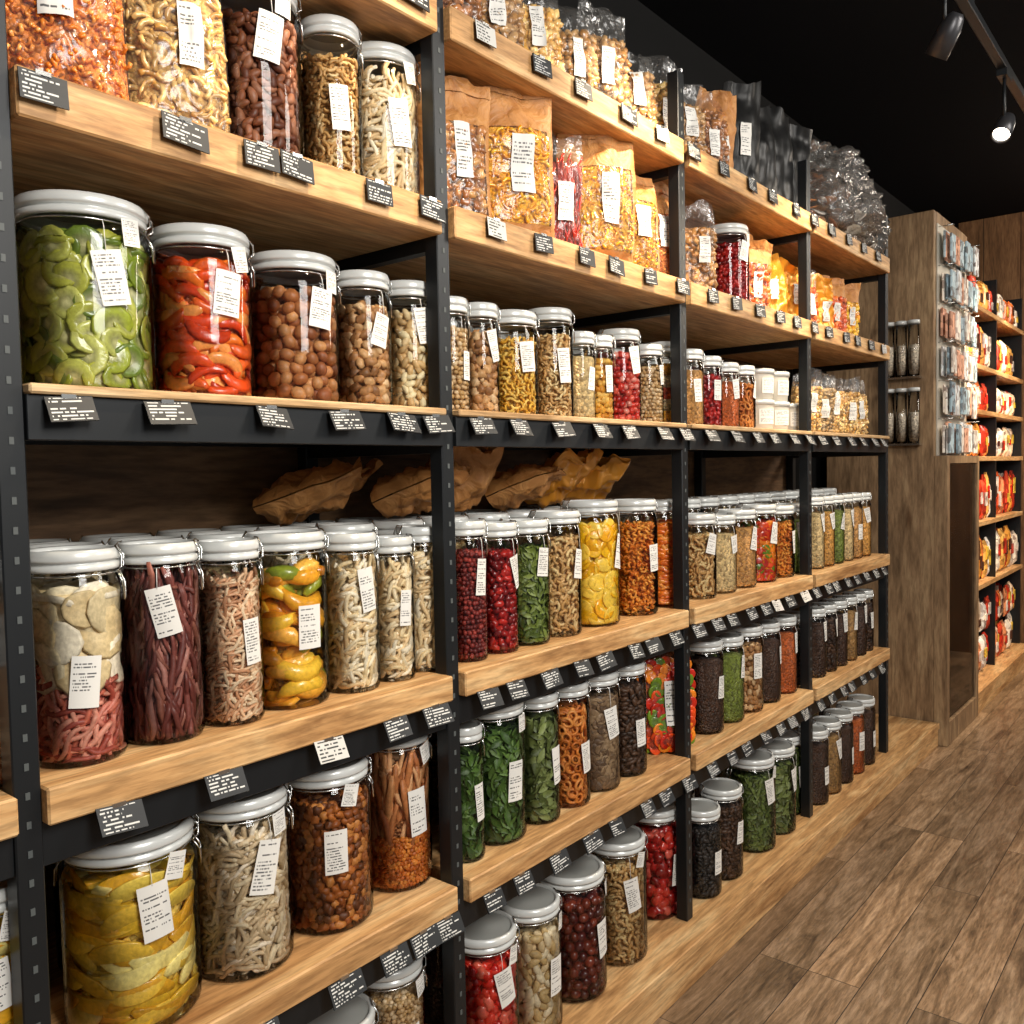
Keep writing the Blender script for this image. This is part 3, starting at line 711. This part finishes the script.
for zi in range(6):
    z=1.55+.20*zi
    for i in range(6):
        for l in range(3):
            random.seed(zi*11+i*5+l); c=random.choice([hx('b0c8d4'),hx('dce4e8'),hx('90acbc'),hx('ece8e0'),hx('d8a890')])
            x=.052+.020*l+random.uniform(0,.016); yc=ya+.06+.1*i+random.uniform(-.006,.006); zz=z+random.uniform(-.012,.012)
            mb.box(x,x+.012,yc-.042,yc+.042,zz,zz+random.uniform(.13,.165),'pack',c,bev=.003)
    mb.tube([(.04,ya+.02,z+.175),(.12,ya+.02,z+.175)],.003,'wire'); mb.tube([(.04,yb-.02,z+.175),(.12,yb-.02,z+.175)],.003,'wire')
mb.box(.0405,.045,ya,yb,1.531,2.74,'whiteplastic')
mb.obj('hanging_packs',cab)
dsp=empty('wall_dispenser')
mb=MB()
for r_ in range(2):
    for i in range(3):
        x=-.17+.062*i; y=CY0-.045; z=1.60+.35*r_
        mb.rev([(0,0),(.028,0),(.028,.27),(.0,.27)],'glass',16,cx=x,cy=y,z0=z); mb.rev([(0,0),(.02,0),(.025,.03),(.025,.15),(0,.15)],'grain',14,hx('d8ccbc'),cx=x,cy=y,z0=z+.01)
        mb.rev([(0,.27),(.03,.27),(.03,.288),(0,.291)],'lid',16,cx=x,cy=y,z0=z)
        mb.box(x-.03,x+.03,CY0-.055,CY0-.0005,z-.012,z-.001,'wire')
mb.obj('dispenser_tubes',dsp)

# ------------------------------------------------------------------ far shelving
far=empty('far_shelving_unit')
mb=MB(); FX=.03
FY0,FY1=5.71,7.54
FZ=(2.46,2.10,1.82,1.53,1.12,.72)
for z in FZ: mb.box(-.45,FX,FY0,FY1,z-.03,z,'oak',bev=.002)
mb.box(-.45,.10,FY0,FY1,0,.12,'oak')
mb.box(-.5,-.46,FY0,FY1,0,2.70,'backwood')
for y in (FY0+.015,6.62,FY1-.02): mb.box(-.45,FX-.01,y-.012,y+.012,.121,2.70,'black')
mb.obj('far_shelves',far)
random.seed(21)
mb=MB(); cols=['e86428','e04028','f8e0c0','f0a848','f0e8d8','d04830','f0b860','ece4d4','c03820','e89868','f4f0e8','f08040']
gaps={2.46:.22,2.10:.31,1.82:.22,1.53:.24,1.12:.36,.72:.35,.12:.50}
for z in FZ+(.12,):
  g=gaps[z]; tiers=[(z,g*.9)] if g<.4 else [(z,g*.48),(z+g*.5,g*.48)]
  for z_,hm in tiers:
    y=FY0+.04
    while y<FY1-.12:
        w=random.uniform(.06,.12); h=hm*random.uniform(.75,1.0)
        c=hx(random.choice(cols)); x=FX-.03-random.uniform(0,.03); n=8; v=[];f=[];d_=random.uniform(.015,.035)
        for i in range(n+1):
            for j in range(n+1):
                a=i/n;b=j/n; t=d_*max(0,1-abs(2*a-1)**4)**.6*max(0,1-abs(2*b-1)**6)**.8+.003*math.sin(a*17+b*9+y*30)
                v.append((x-.02+t,y+(a)*w,z_+.002+b*h+.004*math.sin(a*20)*(b>.9)))
        for i in range(n):
            for j in range(n): k=i*(n+1)+j; f.append((k,k+n+1,k+n+2,k+1))
        v2=[(2*(x-.02)-p[0],p[1],p[2]) for p in v]
        mb.add(v,f,'pack',c); mb.add(v2,[q[::-1] for q in f],'pack',c)
        lh=h*random.uniform(.2,.4); lz=z_+h*random.uniform(.2,.5)
        mb.box(x+d_-.02,x+d_-.014,y+w*.2,y+w*.8,lz,lz+lh,'pack',hx(random.choice(['f0ece4','f0d050','d03020','503028'])))
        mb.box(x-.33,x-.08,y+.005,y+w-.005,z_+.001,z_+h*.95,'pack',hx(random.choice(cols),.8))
        y+=w+.004
mb.obj('packaged_snacks',far,fix=False)

# ------------------------------------------------------------------ room
def floor_mat():
    t=NT('oak_plank_floor'); tc=t.n('ShaderNodeTexCoord'); s=t.n('ShaderNodeSeparateXYZ'); t.l(tc.outputs['Object'],s.inputs[0])
    cb=t.n('ShaderNodeCombineXYZ'); t.l(s.outputs[1],cb.inputs[0]); t.l(s.outputs[0],cb.inputs[1])
    br=t.n('ShaderNodeTexBrick',Scale=1.0); br.inputs['Brick Width'].default_value=1.25; br.inputs['Row Height'].default_value=.15; br.inputs['Mortar Size'].default_value=.0014
    br.inputs['Color1'].default_value=(0,0,0,1); br.inputs['Color2'].default_value=(1,1,1,1); br.inputs['Bias'].default_value=0.0; br.offset=.37; br.offset_frequency=3
    t.l(cb.outputs[0],br.inputs[0])
    sb=t.n('ShaderNodeSeparateColor'); t.l(br.outputs['Color'],sb.inputs[0])
    cv=t.n('ShaderNodeCombineXYZ'); t.l(t.math('MULTIPLY',s.outputs[0],14.0),cv.inputs[0]); t.l(t.math('MULTIPLY',s.outputs[1],1.6),cv.inputs[1]); t.l(t.math('MULTIPLY',sb.outputs[0],37.0),cv.inputs[2])
    n1=t.n('ShaderNodeTexNoise',Scale=1.3,Detail=8.0,Roughness=.68,Distortion=1.6); t.l(cv.outputs[0],n1.inputs[0])
    n2=t.n('ShaderNodeTexNoise',Scale=9.0,Detail=4.0,Roughness=.7); t.l(cv.outputs[0],n2.inputs[0])
    c=t.ramp(n1.outputs[0],[(.3,hx('584636')),(.48,hx('9c8062')),(.66,hx('c2a586'))])
    pv=t.ramp(sb.outputs[0],[(0,(.6,.58,.56)),(.5,(.92,.90,.88)),(1,(1.3,1.22,1.14))])
    c=t.mix(1.0,c,pv,'MULTIPLY')
    f2=t.ramp(n2.outputs[0],[(.38,(.5,.49,.48)),(.6,(1,1,1))]); c=t.mix(.8,c,f2,'MULTIPLY')
    c=t.mix(br.outputs['Fac'],c,(.03,.02,.015))
    h=t.math('SUBTRACT',t.math('MULTIPLY',n2.outputs[0],.3),br.outputs['Fac'])
    return t.pbr(c,.30,bump=t.bump(h,.3,.003))
M['floor']=floor_mat(); ML.append('floor'); MI['floor']=len(ML)-1
CH=3.35
mb=MB(); mb.box(-.6,4.5,-2.5,7.6,-.1,0,'floor'); mb.obj('floor')
mb=MB(); mb.box(-.6,4.5,-2.5,7.6,CH,CH+.1,'ceil'); mb.obj('ceiling')
mb=MB(); mb.box(-.7,-.6,-2.5,7.7,-.1,CH+.1,'wallblack'); mb.obj('wall_left')
mb=MB(); mb.box(-.7,4.5,7.6,7.7,-.1,CH+.1,'wallblack'); mb.obj('wall_far')
mb=MB(); mb.box(-.42,4.5,7.56,7.599,0,CH-.005,'header'); mb.obj('trim_1')
tr=empty('track_light')
TX=.545
mb=MB(); mb.box(TX-.017,TX+.017,1.2,7.4,3.0,3.03,'black',bev=.002)
for y in (1.6,3.4,5.2,7.0): mb.tube([(TX,y,3.03),(TX,y,CH)],.004,'black',8)
mb.obj('track_rail',tr)
M['bulb']=flat('lamp_emitter',(1,1,1),.5,emit=(1,.86,.66),es=25); ML.append('bulb'); MI['bulb']=len(ML)-1
M['lampgrey']=flat('lamp_housing',(.05,.05,.055),.35,.5); ML.append('lampgrey'); MI['lampgrey']=len(ML)-1
def spot(y,aim,power,zc=2.86):
    mb=MB(); mb.rev([(0,.075),(.016,.075),(.026,.062),(.034,.03),(.036,-.05),(.032,-.05),(.030,-.035)],'lampgrey',20)
    mb.rev([(.030,-.036),(0,-.036)],'bulb',20)
    o=mb.obj('lamp_head',tr,fix=False); p=Vector((TX,y,zc)); d=(Vector(aim)-p).normalized()
    o.matrix_world=Matrix.Translation(p)@(-d).to_track_quat('Z','Y').to_matrix().to_4x4()
    m2=MB(); m2.tube([(TX,y,3.0),(TX,y,zc+.03)],.006,'black',8); m2.box(TX-.018,TX+.018,y-.05,y+.05,2.975,3.0,'black'); m2.obj('lamp_stem',tr)
    L=bpy.data.lights.new('track_spot','SPOT'); L.energy=power; L.color=(1,.80,.56); L.spot_size=1.2; L.spot_blend=.75; L.shadow_soft_size=.04
    lo=bpy.data.objects.new('track_spot',L); scene.collection.objects.link(lo); lo.location=p+d*.06; lo.rotation_euler=d.to_track_quat('-Z','Y').to_euler(); lo.parent=tr
spot(1.3,(-.1,.9,1.6),70); spot(2.2,(-.1,2.10,2.15),125); spot(3.02,(-.1,3.3,1.9),85,2.80); spot(3.93,(.35,2.6,1.3),70,2.79); spot(5.6,(-.1,5.9,1.3),130); spot(6.9,(-.1,6.9,1.5),120)
def area(name,loc,aim,sx,sy,e,c):
    L=bpy.data.lights.new(name,'AREA'); L.shape='RECTANGLE'; L.size=sx; L.size_y=sy; L.energy=e; L.color=c
    o=bpy.data.objects.new(name,L); scene.collection.objects.link(o); o.location=loc; o.rotation_euler=(Vector(aim)-Vector(loc)).to_track_quat('-Z','Y').to_euler()
area('aisle_fill_near',(2.4,.6,2.7),(-.1,1.2,1.2),.9,1.3,88,(1,.96,.90))  # unseen soft fill added to brighten the near shelf fronts
area('aisle_fill_mid',(2.0,3.2,3.1),(-.1,3.0,1.2),.8,1.6,66,(1,.94,.86))  # fill added out of view for the middle bays, no fixture
area('aisle_fill_end',(1.6,6.2,3.1),(-.2,6.4,1.2),.8,1.4,70,(1,.88,.74))  # added fill, out of view, brightens the cabinet and far shelving
w=bpy.data.worlds.new('ambient'); scene.world=w; w.use_nodes=True
w.node_tree.nodes['Background'].inputs[0].default_value=(.92,.96,1,1); w.node_tree.nodes['Background'].inputs[1].default_value=.2
